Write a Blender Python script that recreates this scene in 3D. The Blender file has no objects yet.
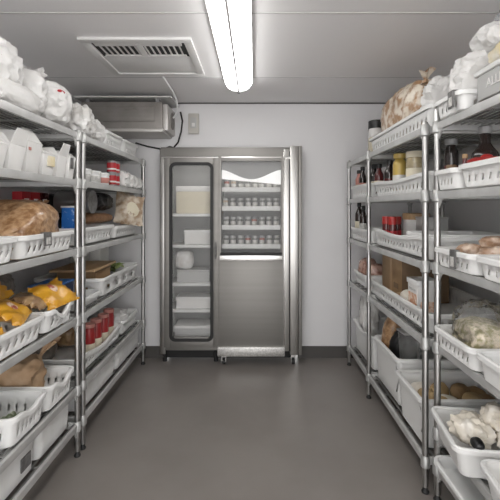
import bpy, bmesh, math, random
from mathutils import Vector, Matrix, noise
R = random.Random(7)
PI = math.pi
COL = bpy.context.scene.collection

# ------------------------------------------------------------------ materials
def _nt(name):
    m = bpy.data.materials.new(name); m.use_nodes = True
    nt = m.node_tree; b = nt.nodes['Principled BSDF']
    return m, nt, b

def pm(name, col, rough=.5, metal=0., col2=None, scale=20., bump=0., bscale=60., coat=0., stretch=None,
       kind='noise', lo=.4, hi=.6, detail=4., emit=0., trans=0., sss=0.):
    m, nt, b = _nt(name)
    b.inputs['Base Color'].default_value = (*col, 1)
    b.inputs['Roughness'].default_value = rough
    b.inputs['Metallic'].default_value = metal
    if coat:
        b.inputs['Coat Weight'].default_value = coat; b.inputs['Coat Roughness'].default_value = .12
    if trans: b.inputs['Transmission Weight'].default_value = trans
    if emit:
        b.inputs['Emission Color'].default_value = (*col, 1); b.inputs['Emission Strength'].default_value = emit
    if col2 or bump:
        tc = nt.nodes.new('ShaderNodeTexCoord'); mp = nt.nodes.new('ShaderNodeMapping')
        nt.links.new(tc.outputs['Object'], mp.inputs['Vector'])
        if stretch: mp.inputs['Scale'].default_value = stretch
    if col2:
        if kind == 'voronoi':
            t = nt.nodes.new('ShaderNodeTexVoronoi'); t.inputs['Scale'].default_value = scale; out = t.outputs['Distance']
        else:
            t = nt.nodes.new('ShaderNodeTexNoise'); t.inputs['Scale'].default_value = scale
            t.inputs['Detail'].default_value = detail; out = t.outputs['Fac']
        nt.links.new(mp.outputs['Vector'], t.inputs['Vector'])
        r = nt.nodes.new('ShaderNodeValToRGB')
        r.color_ramp.elements[0].position = lo; r.color_ramp.elements[1].position = hi
        r.color_ramp.elements[0].color = (*col, 1); r.color_ramp.elements[1].color = (*col2, 1)
        nt.links.new(out, r.inputs['Fac']); nt.links.new(r.outputs['Color'], b.inputs['Base Color'])
    if bump:
        t2 = nt.nodes.new('ShaderNodeTexNoise'); t2.inputs['Scale'].default_value = bscale; t2.inputs['Detail'].default_value = 3
        nt.links.new(mp.outputs['Vector'], t2.inputs['Vector'])
        bp = nt.nodes.new('ShaderNodeBump'); bp.inputs['Strength'].default_value = bump; bp.inputs['Distance'].default_value = .01
        nt.links.new(t2.outputs['Fac'], bp.inputs['Height']); nt.links.new(bp.outputs['Normal'], b.inputs['Normal'])
    return m

def film(name, frost=.2, col=(.85, .87, .88), gloss_rough=.05, gl=.12):
    """thin clear pane or film: transparent + a share of diffuse haze + fresnel gloss"""
    m, nt, b = _nt(name); nt.nodes.remove(b)
    out = nt.nodes['Material Output']
    tr = nt.nodes.new('ShaderNodeBsdfTransparent'); df = nt.nodes.new('ShaderNodeBsdfDiffuse'); gs = nt.nodes.new('ShaderNodeBsdfGlossy')
    df.inputs['Color'].default_value = (*col, 1); gs.inputs['Roughness'].default_value = gloss_rough
    m1 = nt.nodes.new('ShaderNodeMixShader'); m1.inputs[0].default_value = frost
    nt.links.new(tr.outputs[0], m1.inputs[1]); nt.links.new(df.outputs[0], m1.inputs[2])
    m2 = nt.nodes.new('ShaderNodeMixShader'); lw = nt.nodes.new('ShaderNodeLayerWeight'); lw.inputs['Blend'].default_value = gl
    nt.links.new(lw.outputs['Fresnel'], m2.inputs[0]); nt.links.new(m1.outputs[0], m2.inputs[1]); nt.links.new(gs.outputs[0], m2.inputs[2])
    nt.links.new(m2.outputs[0], out.inputs[0])
    return m

M = {}
M['wall'] = pm('wall_panel', (.76, .752, .758), .45, col2=(.725, .717, .723), scale=1.2)
M['floor'] = pm('floor_resin', (.245, .222, .204), .32, col2=(.222, .20, .184), scale=2.5, bump=.05, bscale=250)
M['base'] = pm('base_cove', (.075, .07, .065), .5)
M['seam'] = pm('panel_seam', (.58, .575, .57), .5)
M['lamp'] = pm('lamp_lens', (1., .995, .98), .4, emit=4.6)
M['lampw'] = pm('lamp_housing', (.8, .8, .8), .4)
M['vent'] = pm('vent_enamel', (.72, .71, .70), .4)
M['black'] = pm('black_void', (.012, .012, .012), .6)
M['steel'] = pm('brushed_steel', (.50, .49, .47), .30, 1., col2=(.40, .39, .375), scale=30, stretch=(1, 1, .02), lo=.3, hi=.7)
M['steelh'] = pm('brushed_steel_flat', (.27, .26, .245), .5, .8, col2=(.25, .24, .225), scale=30, stretch=(.02, 1, 1), lo=.3, hi=.7)
M['steelb'] = pm('bright_steel', (.72, .71, .69), .22, 1.)
M['speckle'] = pm('kick_plate_steel', (.66, .65, .63), .4, .8, col2=(.50, .49, .47), scale=90, bump=.1, bscale=120)
M['chrome'] = pm('shelf_chrome', (.46, .455, .445), .32, 1.)
M['rail'] = pm('shelf_rail_metal', (.60, .60, .59), .38, .35, col2=(.53, .53, .52), scale=8)
M['deck'] = pm('shelf_deck_wire', (.30, .30, .29), .4, .8)
M['collar'] = pm('collar_grey', (.45, .45, .44), .4, .6)
M['coil'] = pm('cooler_grey', (.27, .25, .235), .45, .4, col2=(.22, .205, .19), scale=6)
M['cooll'] = pm('cooler_end', (.50, .48, .46), .4, .4)
M['beige'] = pm('switch_beige', (.50, .48, .44), .5)
M['white'] = pm('white_plastic', (.80, .80, .785), .42)
M['white2'] = pm('white_plastic_soft', (.72, .72, .70), .5, col2=(.78, .78, .77), scale=9)
M['bagw'] = pm('white_film', (.74, .73, .715), .40, col2=(.66, .65, .63), scale=7, bump=.5, bscale=15, lo=.35, hi=.7)
M['bagc'] = pm('pale_film', (.62, .60, .57), .3, col2=(.78, .77, .75), scale=12, bump=.6, bscale=30, coat=.4)
M['paper'] = pm('white_card', (.78, .77, .75), .6, col2=(.72, .71, .69), scale=5)
M['ltgrey'] = pm('light_grey_card', (.46, .46, .45), .6)
M['grey'] = pm('grey_label', (.10, .097, .094), .5, col2=(.16, .157, .154), scale=40)
M['labelw'] = pm('label_insert', (.62, .61, .58), .6, col2=(.45, .44, .42), scale=70)
M['red'] = pm('red_print', (.42, .02, .028), .4)
M['redj'] = pm('red_jar', (.30, .018, .02), .3, coat=.4)
M['redlid'] = pm('red_lid', (.40, .028, .026), .35)
M['blue'] = pm('blue_card', (.03, .19, .62), .45, col2=(.45, .6, .85), scale=38, lo=.58, hi=.68)
M['navy'] = pm('navy_card', (.012, .03, .11), .45)
M['yellow'] = pm('yellow_foil', (.72, .38, .035), .3, col2=(.62, .30, .02), scale=10, bump=.35, bscale=35, coat=.3)
M['cream'] = pm('cream_label', (.68, .62, .48), .55)
M['logo'] = pm('pouch_logo', (.75, .55, .42), .4, col2=(.4, .08, .05), scale=45, lo=.5, hi=.56)
M['snack'] = pm('brown_foil', (.24, .13, .06), .35, col2=(.45, .30, .16), scale=25, bump=.3, bscale=35, coat=.3)
M['bread'] = pm('bread_in_film', (.24, .12, .05), .3, col2=(.50, .32, .18), scale=34, bump=.5, bscale=30, coat=.45, lo=.38, hi=.66)
M['crust'] = pm('bread_crust', (.17, .082, .035), .6, col2=(.26, .14, .07), scale=18, bump=.4, bscale=50)
M['tan'] = pm('tan_pattern_film', (.38, .22, .11), .38, col2=(.74, .66, .55), scale=17, bump=.5, bscale=24, coat=.3, lo=.42, hi=.58)
M['tanbag'] = pm('tan_pouch', (.36, .25, .16), .4, col2=(.62, .54, .44), scale=16, bump=.4, bscale=28, coat=.25)
M['kraft'] = pm('kraft_paper', (.44, .29, .17), .6, col2=(.52, .37, .24), scale=9, bump=.4, bscale=24)
M['card'] = pm('cardboard', (.36, .235, .125), .65, col2=(.31, .195, .10), scale=6)
M['card2'] = pm('cardboard_dark', (.20, .13, .075), .65)
M['wood'] = pm('pale_wood', (.50, .33, .18), .5, col2=(.42, .27, .14), scale=14, stretch=(1, 6, 1))
M['blk'] = pm('black_film', (.008, .008, .009), .38, bump=.4, bscale=22)
M['dkglass'] = pm('dark_bottle', (.022, .014, .012), .15, coat=.5)
M['dkred'] = pm('dark_red_bottle', (.10, .02, .02), .2, coat=.4)
M['cap'] = pm('grey_cap', (.28, .28, .28), .4)
M['capb'] = pm('black_cap', (.02, .02, .02), .4)
M['mustard'] = pm('yellow_bottle', (.56, .40, .10), .3, coat=.3)
M['jarg'] = pm('jar_content', (.30, .25, .15), .2, col2=(.44, .36, .22), scale=30, coat=.5)
M['greyrnd'] = pm('grey_drum', (.14, .135, .13), .3, .5)
M['dkbag'] = pm('grey_brown_film', (.13, .11, .095), .3, col2=(.25, .22, .19), scale=10, bump=.6, bscale=22, coat=.4)
M['leaf'] = pm('green_leaf', (.20, .30, .07), .5, col2=(.42, .48, .20), scale=22)
M['leafd'] = pm('dull_leaf', (.13, .16, .085), .5, col2=(.46, .48, .38), scale=26)
M['potato'] = pm('potato_skin', (.42, .29, .14), .6, col2=(.54, .40, .22), scale=16, bump=.2, bscale=60)
M['potatob'] = pm('brown_potato_skin', (.26, .16, .075), .6, col2=(.36, .24, .12), scale=16, bump=.2, bscale=60)
M['pale'] = pm('pale_flesh', (.74, .68, .58), .45, col2=(.80, .76, .69), scale=14, bump=.3, bscale=40, coat=.15)
M['rice'] = pm('mixed_grain_film', (.36, .33, .18), .35, col2=(.72, .63, .50), scale=52, bump=.5, bscale=40, coat=.4)
M['meat'] = pm('meat_film', (.34, .16, .12), .3, col2=(.60, .40, .32), scale=24, bump=.4, bscale=26, coat=.5)
M['tanmeat'] = pm('tan_pastry_film', (.40, .25, .16), .35, col2=(.72, .58, .47), scale=20, bump=.4, bscale=30, coat=.4)
M['yell'] = pm('pale_yellow_film', (.70, .60, .36), .4, col2=(.80, .76, .66), scale=9, bump=.5, bscale=20)
M['pink'] = pm('pink_print', (.55, .24, .2), .5)
M['orange'] = pm('food_picture', (.62, .30, .16), .5, col2=(.80, .66, .56), scale=40)
M['trayg'] = pm('grey_tray', (.40, .395, .385), .35)
M['inside'] = pm('cabinet_lining', (.36, .36, .35), .5)
M['led'] = pm('cabinet_lamp', (1, .98, .95), .5, emit=5.)
M['valance'] = pm('printed_valance', (.30, .30, .295), .5)
M['panelw'] = pm('valance_lower_glow', (.86, .86, .85), .5, emit=.25)  # slight emission keeps the white band bright; it is no lamp
M['rubber'] = pm('black_rubber', (.015, .015, .015), .55)
M['glass'] = film('door_glass', .17, (.70, .70, .69), .08, .08)
M['glass2'] = film('upper_glass', .16, (.75, .75, .75), .05, .06)
M['clear2'] = film('thin_bag_film', .07, (.74, .74, .73), .15, .22)
M['clear'] = film('clear_bag_film', .26, (.74, .74, .73), .12, .35)
M['clearbox'] = film('clear_tub', .16, (.62, .62, .61), .1, .3)
M['bluefilm'] = film('blue_print_film', .5, (.78, .81, .84), .15, .3)
M['jam'] = pm('jar_red', (.34, .12, .10), .4); M['jamg'] = pm('jar_grey', (.20, .20, .19), .4); M['jamo'] = pm('jar_tan', (.46, .36, .28), .4)

# ceiling: panels with a faint brownish patch mixed into the colour
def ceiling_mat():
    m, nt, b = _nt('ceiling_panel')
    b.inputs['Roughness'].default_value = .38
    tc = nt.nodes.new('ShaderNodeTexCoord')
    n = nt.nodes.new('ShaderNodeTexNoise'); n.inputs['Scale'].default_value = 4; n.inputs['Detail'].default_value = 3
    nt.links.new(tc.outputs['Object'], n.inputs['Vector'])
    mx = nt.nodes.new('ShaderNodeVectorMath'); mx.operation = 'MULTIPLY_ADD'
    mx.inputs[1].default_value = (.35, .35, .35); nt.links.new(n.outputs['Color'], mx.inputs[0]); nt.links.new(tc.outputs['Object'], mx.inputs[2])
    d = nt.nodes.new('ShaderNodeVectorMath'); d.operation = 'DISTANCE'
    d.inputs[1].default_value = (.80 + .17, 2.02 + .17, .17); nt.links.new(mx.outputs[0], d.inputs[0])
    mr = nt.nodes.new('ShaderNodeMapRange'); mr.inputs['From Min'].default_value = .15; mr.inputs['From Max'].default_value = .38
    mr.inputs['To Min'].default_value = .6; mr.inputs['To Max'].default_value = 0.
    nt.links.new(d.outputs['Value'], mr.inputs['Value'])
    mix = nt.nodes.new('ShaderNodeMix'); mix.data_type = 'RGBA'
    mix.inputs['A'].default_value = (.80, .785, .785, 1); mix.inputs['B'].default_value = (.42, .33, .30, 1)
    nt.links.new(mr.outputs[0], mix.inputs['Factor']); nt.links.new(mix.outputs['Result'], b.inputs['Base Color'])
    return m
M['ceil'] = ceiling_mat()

# ------------------------------------------------------------------ bmesh helpers
def BM(): return bmesh.new()

def add_box(bm, c, s, rot=None, bevel=0., taper=0.):
    r = bmesh.ops.create_cube(bm, size=1.)
    vs = r['verts']
    for v in vs:
        k = 1 - taper if v.co.z < 0 else 1
        v.co = Vector((v.co.x * s[0] * k, v.co.y * s[1] * k, v.co.z * s[2]))
    if bevel:
        es = list({e for v in vs for e in v.link_edges})
        rr = bmesh.ops.bevel(bm, geom=es, offset=bevel, segments=2, affect='EDGES', profile=.6)
        vs = [v for v in rr['verts']]
        vs = list({v for f in rr['faces'] for v in f.verts} | set(v for v in vs if v.is_valid))
    if rot is not None:
        mt = rot if isinstance(rot, Matrix) else Matrix.Rotation(rot, 3, 'Z')
        for v in vs: v.co = mt @ v.co
    for v in vs: v.co += Vector(c)
    return vs

def add_tube(bm, p0, p1, r, n=10, r2=None, caps=True):
    p0, p1 = Vector(p0), Vector(p1); d = (p1 - p0); q = d.to_track_quat('Z', 'Y')
    r2 = r if r2 is None else r2
    a = [bm.verts.new(p0 + q @ Vector((r * math.cos(2*PI*i/n), r * math.sin(2*PI*i/n), 0))) for i in range(n)]
    b = [bm.verts.new(p1 + q @ Vector((r2 * math.cos(2*PI*i/n), r2 * math.sin(2*PI*i/n), 0))) for i in range(n)]
    for i in range(n): bm.faces.new((a[i], a[(i+1) % n], b[(i+1) % n], b[i]))
    if caps: bm.faces.new(a[::-1]); bm.faces.new(b)

def add_lathe(bm, prof, n=18, c=(0, 0, 0)):
    rings = []
    for r, z in prof:
        rings.append([bm.verts.new((c[0] + r * math.cos(2*PI*i/n), c[1] + r * math.sin(2*PI*i/n), c[2] + z)) for i in range(n)])
    for a, b in zip(rings, rings[1:]):
        for i in range(n): bm.faces.new((a[i], a[(i+1) % n], b[(i+1) % n], b[i]))
    bm.faces.new(rings[0][::-1]); bm.faces.new(rings[-1])

def add_path(bm, pts, r, n=8):
    rings = []
    for k, p in enumerate(pts):
        p = Vector(p); a = Vector(pts[max(0, k-1)]); b = Vector(pts[min(len(pts)-1, k+1)])
        q = (b - a).to_track_quat('Z', 'Y')
        rings.append([bm.verts.new(p + q @ Vector((r*math.cos(2*PI*i/n), r*math.sin(2*PI*i/n), 0))) for i in range(n)])
    for a, b in zip(rings, rings[1:]):
        for i in range(n): bm.faces.new((a[i], a[(i+1) % n], b[(i+1) % n], b[i]))
    bm.faces.new(rings[0][::-1]); bm.faces.new(rings[-1])

def obj(name, bm, mat, parent=None, smooth=True, loc=None, rot=None):
    me = bpy.data.meshes.new(name)
    bmesh.ops.recalc_face_normals(bm, faces=bm.faces)
    bm.to_mesh(me); bm.free()
    me.materials.append(M[mat] if isinstance(mat, str) else mat)
    if smooth:
        for p in me.polygons: p.use_smooth = True
        try: me.set_sharp_from_angle(angle=math.radians(40))
        except Exception: pass
    o = bpy.data.objects.new(name, me); COL.objects.link(o)
    if parent is not None: o.parent = parent
    if loc is not None: o.location = loc
    if rot is not None: o.rotation_euler = rot
    return o

def tag(o, label, cat, group=None):
    o['label'] = label; o['category'] = cat
    if group: o['group'] = group
    return o

def thing(name, label, cat, loc=(0, 0, 0), rot=(0, 0, 0), group=None):
    o = bpy.data.objects.new(name, None); COL.objects.link(o)
    o.empty_display_size = .05
    o.location = loc
    o.rotation_euler = rot if isinstance(rot, (tuple, list)) else (0, 0, rot)
    return tag(o, label, cat, group)

def struct(name, bm, mat, smooth=False):
    o = obj(name, bm, mat, None, smooth); o['kind'] = 'structure'; return o

def dup(root, loc, rot=None, label=None, group=None):
    r = root.copy(); COL.objects.link(r); r.location = loc
    if rot is not None: r.rotation_euler = rot if isinstance(rot, (tuple, list)) else (0, 0, rot)
    if label: r['label'] = label
    if group: r['group'] = group
    for ch in list(root.children):
        c = ch.copy(); COL.objects.link(c); c.parent = r
        for g in list(ch.children):
            d = g.copy(); COL.objects.link(d); d.parent = c
    return r

# ------------------------------------------------------------------ soft shapes
def blob_bm(sx, sy, sz, n=2.8, amp=.06, freq=6., cuts=12, seed=0, ridge=True, flat=True, topfn=None):
    bm = BM(); bmesh.ops.create_cube(bm, size=2.)
    bmesh.ops.subdivide_edges(bm, edges=list(bm.edges), cuts=cuts, use_grid_fill=True)
    off = Vector((seed * 3.17, seed * 1.31, seed * 2.71))
    for v in bm.verts:
        p = v.co
        k = (abs(p.x)**n + abs(p.y)**n + abs(p.z)**n) ** (1. / n)
        q = p / k
        d = 1.
        if amp:
            s = Vector((q.x * sx, q.y * sy, q.z * sz)) * freq + off
            a = noise.noise(s); b2 = noise.noise(s * 2.3 + off)
            if ridge: a = .5 - abs(a) * 1.6; b2 = .5 - abs(b2) * 1.6
            d = 1 + amp * (a + .5 * b2)
        v.co = Vector((q.x * sx / 2 * d, q.y * sy / 2 * d, q.z * sz / 2 * d + sz / 2))
        if topfn: v.co = topfn(v.co)
        if flat and v.co.z < 0: v.co.z = 0
    return bm

def bag(name, label, cat, loc, size, mat, n=2.7, amp=.14, freq=7., seed=0, rot=(0, 0, 0), neck=None, cuts=14, group=None, mark=None, topfn=None):
    """soft lumpy bag; neck=(x,y,z,height,tilt_x,tilt_y) adds a gathered top as a part; mark adds a printed patch"""
    t = thing(name, label, cat, loc, rot, group)
    obj('bag_body', blob_bm(*size, n=n, amp=amp, freq=freq, seed=seed, cuts=cuts, topfn=topfn), mat, t)
    if neck:
        x, y, z, h, tx, ty = neck
        bm = BM(); N = 16; rings = []
        for k, (rr, hh) in enumerate([(.035, 0), (.018, .25), (.014, .38), (.026, .62), (.048, 1.)]):
            ring = []
            for i in range(N):
                a = 2*PI*i/N; w = 1 + .28 * math.sin(a * 5 + seed) * (k / 4 + .3)
                ring.append(bm.verts.new((x + tx*hh + rr*w*math.cos(a)*.7, y + ty*hh + rr*w*math.sin(a), z + h*hh + (.012*math.sin(a*3+seed) if k == 4 else 0))))
            rings.append(ring)
        for a, b in zip(rings, rings[1:]):
            for i in range(N): bm.faces.new((a[i], a[(i+1) % N], b[(i+1) % N], b[i]))
        obj('gathered_neck', bm, mat, t)
    if mark: # (material, centre, size, normal rot z)
        mm, c, s = mark
        bm = BM(); add_box(bm, c, s, bevel=min(s) * .3); obj('printed_patch', bm, mm, t)
    return t

def pouch(name, label, cat, loc, w, h, t, mat, rot=(0, 0, 0), seed=0, logo='logo', logo_at=(0, 0, .3, .22), group=None):
    """flat pillow pouch with crimped ends, lying in xy (h along y), thickness along z"""
    root = thing(name, label, cat, loc, rot, group)
    NU, NV = 14, 18
    def P(u, v, s, ex=0.):
        th = (1 - abs(u)**2.6) * (1 - abs(v)**3.2)
        cr = .10 * noise.noise(Vector((u * 2.2 + seed, v * 2.2, s * 3.1 + seed)))
        rip = .012 * math.sin(u * 16 + seed) * (abs(v)**6)
        z = s * (t / 2 * th * (1 + cr * 2.5)) + t / 2 + rip + t * .35 * noise.noise(Vector((u * 1.3 + seed * 2, v * 1.3, 5)))
        pinch = 1 - .06 * (1 - abs(v)**2)
        return Vector((u * w / 2 * pinch, v * h / 2, z + s * ex))
    bm = BM(); g = {}
    for s in (1, -1):
        for i in range(NU + 1):
            for j in range(NV + 1):
                edge = i in (0, NU) or j in (0, NV)
                key = (i, j, 0 if edge else s)
                if key not in g: g[key] = bm.verts.new(P(2*i/NU - 1, 2*j/NV - 1, s))
    for s in (1, -1):
        for i in range(NU):
            for j in range(NV):
                q = [g[(a, b, 0 if (a in (0, NU) or b in (0, NV)) else s)] for a, b in ((i, j), (i+1, j), (i+1, j+1), (i, j+1))]
                bm.faces.new(q if s > 0 else q[::-1])
    obj('pouch_body', bm, mat, root)
    if logo:
        lu, lv, a, b = logo_at; bm = BM(); ring = []; c = bm.verts.new(P(lu, lv, 1, .0025))
        mid = []
        for i in range(16):
            an = 2*PI*i/16
            mid.append(bm.verts.new(P(lu + a*.5*math.cos(an), lv + b*.5*math.sin(an), 1, .0025)))
            ring.append(bm.verts.new(P(lu + a*math.cos(an), lv + b*math.sin(an), 1, .002)))
        for i in range(16):
            bm.faces.new((c, mid[i], mid[(i+1) % 16])); bm.faces.new((mid[i], ring[i], ring[(i+1) % 16], mid[(i+1) % 16]))
        obj('printed_logo', bm, logo, root)
    return root

# ------------------------------------------------------------------ crates, tubs
def perim(a, b, r, cells, slotw=.30):
    """list of (x, y, nx, ny, tx, ty, side, t, slot_after) counter-clockwise around a rounded rectangle"""
    pts = []
    sides = [((a, -b + r), (a, b - r), (1, 0), 0), ((a - r, b), (-a + r, b), (0, 1), 1), ((-a, b - r), (-a, -b + r), (-1, 0), 2), ((-a + r, -b), (a - r, -b), (0, -1), 3)]
    cent = [(a - r, b - r), (-a + r, b - r), (-a + r, -b + r), (a - r, -b + r)]
    for k, (p, q, nrm, sd) in enumerate(sides):
        n = cells[sd]; tx, ty = -nrm[1], nrm[0]
        for c in range(n):
            for u, sl in ((.5 - slotw / 2, 1), (.5 + slotw / 2, 0)):
                t = (c + u) / n
                pts.append((p[0] + (q[0]-p[0])*t, p[1] + (q[1]-p[1])*t, nrm[0], nrm[1], tx, ty, sd, t, sl))
        a0 = math.atan2(nrm[1], nrm[0])
        for i in range(5):
            an = a0 + (PI / 2) * i / 4; cx, cy = cent[k]
            pts.append((cx + r*math.cos(an), cy + r*math.sin(an), math.cos(an), math.sin(an), 0, 0, 4, 0, 0))
    return pts

def crate(label, loc, L, W, H, rotz=0., taper=.055, slots=True, slant=.35, dip=0., mat='white', name='plastic_crate', cat='crate',
          holder=None, cw=.06, rimw=.013, group=None, thick=.0032, end_dip=0., tag_mat='grey'):
    """open plastic crate, L along local y, W along local x; +x is its front. parts: basin, rim, label_holder"""
    t = thing(name, label, cat, loc, (0, 0, rotz), group)
    a, b, r = W / 2 - rimw, L / 2 - rimw, .03
    cells = (max(2, round(L / cw)), max(2, round(W / cw)), max(2, round(L / cw)), max(2, round(W / cw)))
    top = perim(a, b, r, cells)
    def dz(p):
        if p[6] == 0 and dip: return -dip * (.5 - .5 * math.cos(2 * PI * min(1, max(0, (p[7] - .12) / .76)))) ** .6
        if p[6] in (1, 3) and end_dip: return -end_dip * math.sin(PI * p[7]) ** 2
        return 0.
    lev = [(0., 1 - taper * 1.6), (.04, 1 - taper), (.26, None), (.54, None), (.80, None), (1., 1.)]
    bm = BM(); rings = []
    for k, (f, sc) in enumerate(lev):
        sc = sc if sc is not None else (1 - taper) + taper * f
        ring = []
        for p in top:
            z = f * H + (dz(p) * f if f > .5 else 0)
            sh = slant * H * .4 if (k == 3 and p[6] != 4) else 0
            dx, dy = a * (1 - sc), b * (1 - sc)
            x = p[0] - math.copysign(min(abs(p[0]), dx), p[0]) * (1 if p[6] in (0, 2) or p[6] == 4 else abs(p[0]) / a)
            y = p[1] - math.copysign(min(abs(p[1]), dy), p[1]) * (1 if p[6] in (1, 3) or p[6] == 4 else abs(p[1]) / b)
            if p[6] == 4: x, y = p[0] * sc + 0, p[1] * (1 - dy / b)
            ring.append(bm.verts.new((x + p[4]*sh, y + p[5]*sh, z)))
        rings.append(ring)
    n = len(top)
    for k in range(len(rings) - 1):
        for i in range(n):
            if slots and k == 2 and top[i][8]: continue
            bm.faces.new((rings[k][i], rings[k][(i+1) % n], rings[k+1][(i+1) % n], rings[k+1][i]))
    bm.faces.new(rings[0][::-1])
    o = obj('basin', bm, mat, t)
    sm = o.modifiers.new('thickness', 'SOLIDIFY'); sm.thickness = thick; sm.offset = 0
    bm = BM(); rings = []
    for off, z in ((-.004, -.004), (-.003, .004), (rimw * .6, .0055), (rimw, .001), (rimw, -.016), (rimw * .75, -.016), (rimw * .7, -.003)):
        rings.append([bm.verts.new((p[0] + p[2]*off, p[1] + p[3]*off, H + dz(p) + z)) for p in top])
    for k in range(len(rings)):
        A, B2 = rings[k], rings[(k+1) % len(rings)]
        for i in range(n): bm.faces.new((A[i], A[(i+1) % n], B2[(i+1) % n], B2[i]))
    obj('rim', bm, mat, t)
    if holder is not None:   # (along y, width, height) clip-on label holder on the front
        hy, hw, hh = holder
        bm = BM(); add_box(bm, (W / 2 + .003, hy, H + .006 - hh / 2), (.006, hw, hh), bevel=.002)
        add_box(bm, (W / 2 - .006, hy, H + .008), (.022, hw * .9, .004))
        h = obj('label_holder', bm, tag_mat, t)
        bm = BM(); add_box(bm, (W / 2 + .0068, hy, H + .004 - hh * .58), (.002, hw * .55, hh * .55)); obj('label_insert', bm, 'labelw', h)
    return t

# ------------------------------------------------------------------ small goods
def can(label, loc, r=.032, h=.085, body='red', group=None):
    t = thing('food_can', label, 'can', loc, (0, 0, R.random() * 6), group)
    bm = BM(); add_lathe(bm, [(r*.97, 0), (r, .004), (r*.985, .01), (r*.985, h-.01), (r, h-.004), (r*.97, h), (r*.9, h-.003)], 18); obj('can_body', bm, 'cap', t)
    bm = BM(); add_lathe(bm, [(r*1.0, h*.14), (r*1.005, h*.15), (r*1.005, h*.86), (r, h*.87)], 18); lb = obj('paper_label', bm, body, t)
    bm = BM(); add_lathe(bm, [(r*1.012, h*.30), (r*1.016, h*.31), (r*1.016, h*.42), (r*1.012, h*.43)], 18); obj('label_band', bm, 'paper', lb)
    return t

def jar(name, label, cat, loc, r, h, body, lid, band=None, neck=.86, lidh=.16, group=None, tilt=(0, 0, 0), br=(.18, .68)):
    t = thing(name, label, cat, loc, tilt, group); hb = h * (1 - lidh)
    bm = BM(); add_lathe(bm, [(r*.86, 0), (r*.97, .006), (r, .016), (r, hb*.82), (r*.96, hb*.91), (r*neck, hb*.97), (r*neck, hb)], 20); obj('jar_body', bm, body, t)
    lr = r * max(neck + .06, .5)
    bm = BM(); add_lathe(bm, [(lr, hb - .004), (lr*1.02, hb), (lr*1.02, h - .004), (lr*.96, h)], 20); obj('lid', bm, lid, t)
    if band:
        bm = BM(); add_lathe(bm, [(r*1.0, hb*br[0]), (r*1.012, hb*br[0]+.001), (r*1.012, hb*br[1]), (r, hb*br[1]+.001)], 20); obj('paper_label', bm, band, t)
    return t

def bottle(label, loc, r, h, body='dkglass', capm='capb', band='cream', neckr=.36, sh=.62, group=None, name='sauce_bottle'):
    t = thing(name, label, 'bottle', loc, (0, 0, 0), group)
    bm = BM(); add_lathe(bm, [(r*.9, 0), (r, .008), (r, h*sh), (r*.93, h*(sh+.06)), (r*.6, h*(sh+.15)), (r*neckr, h*(sh+.22)), (r*neckr, h*.9)], 18); obj('bottle_body', bm, body, t)
    bm = BM(); add_lathe(bm, [(r*neckr*1.2, h*.87), (r*neckr*1.25, h*.88), (r*neckr*1.25, h*.985), (r*neckr, h)], 14); obj('cap', bm, capm, t)
    if band:
        bm = BM(); add_lathe(bm, [(r, h*.14), (r*1.015, h*.15), (r*1.015, h*.46), (r, h*.47)], 18); obj('paper_label', bm, band, t)
    return t

def takeout(label, loc, w, l, h, rotz=0., open_=.5, patch=None, group='white takeout cartons on the upper shelf'):
    """folded white carton: tapered walls, flaring flaps"""
    t = thing('takeout_carton', label, 'carton', loc, (0, 0, rotz), group)
    bm = BM(); add_box(bm, (0, 0, h/2), (w, l, h), taper=.2, bevel=.004); obj('carton_body', bm, 'paper', t)
    for sx, sy in ((1, 0), (-1, 0), (0, 1), (0, -1)):
        bm = BM(); ww = l if sx else w; fl = w * .42 if sx else l * .36
        ang = (open_ if sx else open_ * .55) * (1 if (sx + sy) > 0 else .8)
        d = Vector((sx, sy, 0)); s = Vector((-sy, sx, 0)); base = Vector((sx*w/2, sy*l/2, h)); up = d * math.sin(ang) * -1 + Vector((0, 0, math.cos(ang)))
        q = [base - s*ww/2*.97, base + s*ww/2*.97, base + up*fl + s*ww/2*.7, base + up*fl - s*ww/2*.7]
        vs = [bm.verts.new(p) for p in q] + [bm.verts.new(p - d*.003) for p in q]
        for f in ((0, 1, 2, 3), (7, 6, 5, 4), (0, 4, 5, 1), (1, 5, 6, 2), (2, 6, 7, 3), (3, 7, 4, 0)): bm.faces.new([vs[i] for i in f])
        obj('flap', bm, 'paper', t, smooth=False)
    if patch:
        m, c, s = patch; bm = BM(); add_box(bm, c, s, bevel=.001); obj('printed_patch', bm, m, t)
    return t

def carton(name, label, cat, loc, size, mat, rotz=0., lid=None, lidh=.02, prints=(), taper=0., bev=.003, group=None, rot=None):
    t = thing(name, label, cat, loc, rot or (0, 0, rotz), group); x, y, z = size
    bm = BM(); add_box(bm, (0, 0, z/2), (x, y, z), bevel=bev, taper=taper); obj('box_body', bm, mat, t)
    if lid:
        bm = BM(); add_box(bm, (0, 0, z - lidh/2 + .004), (x + .008, y + .008, lidh), bevel=bev); obj('lid', bm, lid, t)
    for nm, m, c, s in prints:
        bm = BM(); add_box(bm, c, s); obj(nm, bm, m, t, smooth=False)
    return t

def lump(name, label, cat, loc, size, mat, rot=(0, 0, 0), seed=0, amp=.12, freq=9., n=2.2, group=None, cuts=8):
    o = obj(name, blob_bm(*size, n=n, amp=amp, freq=freq, seed=seed, ridge=False, flat=False, cuts=cuts), mat, None, loc=loc, rot=rot)
    return tag(o, label, cat, group)

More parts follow.
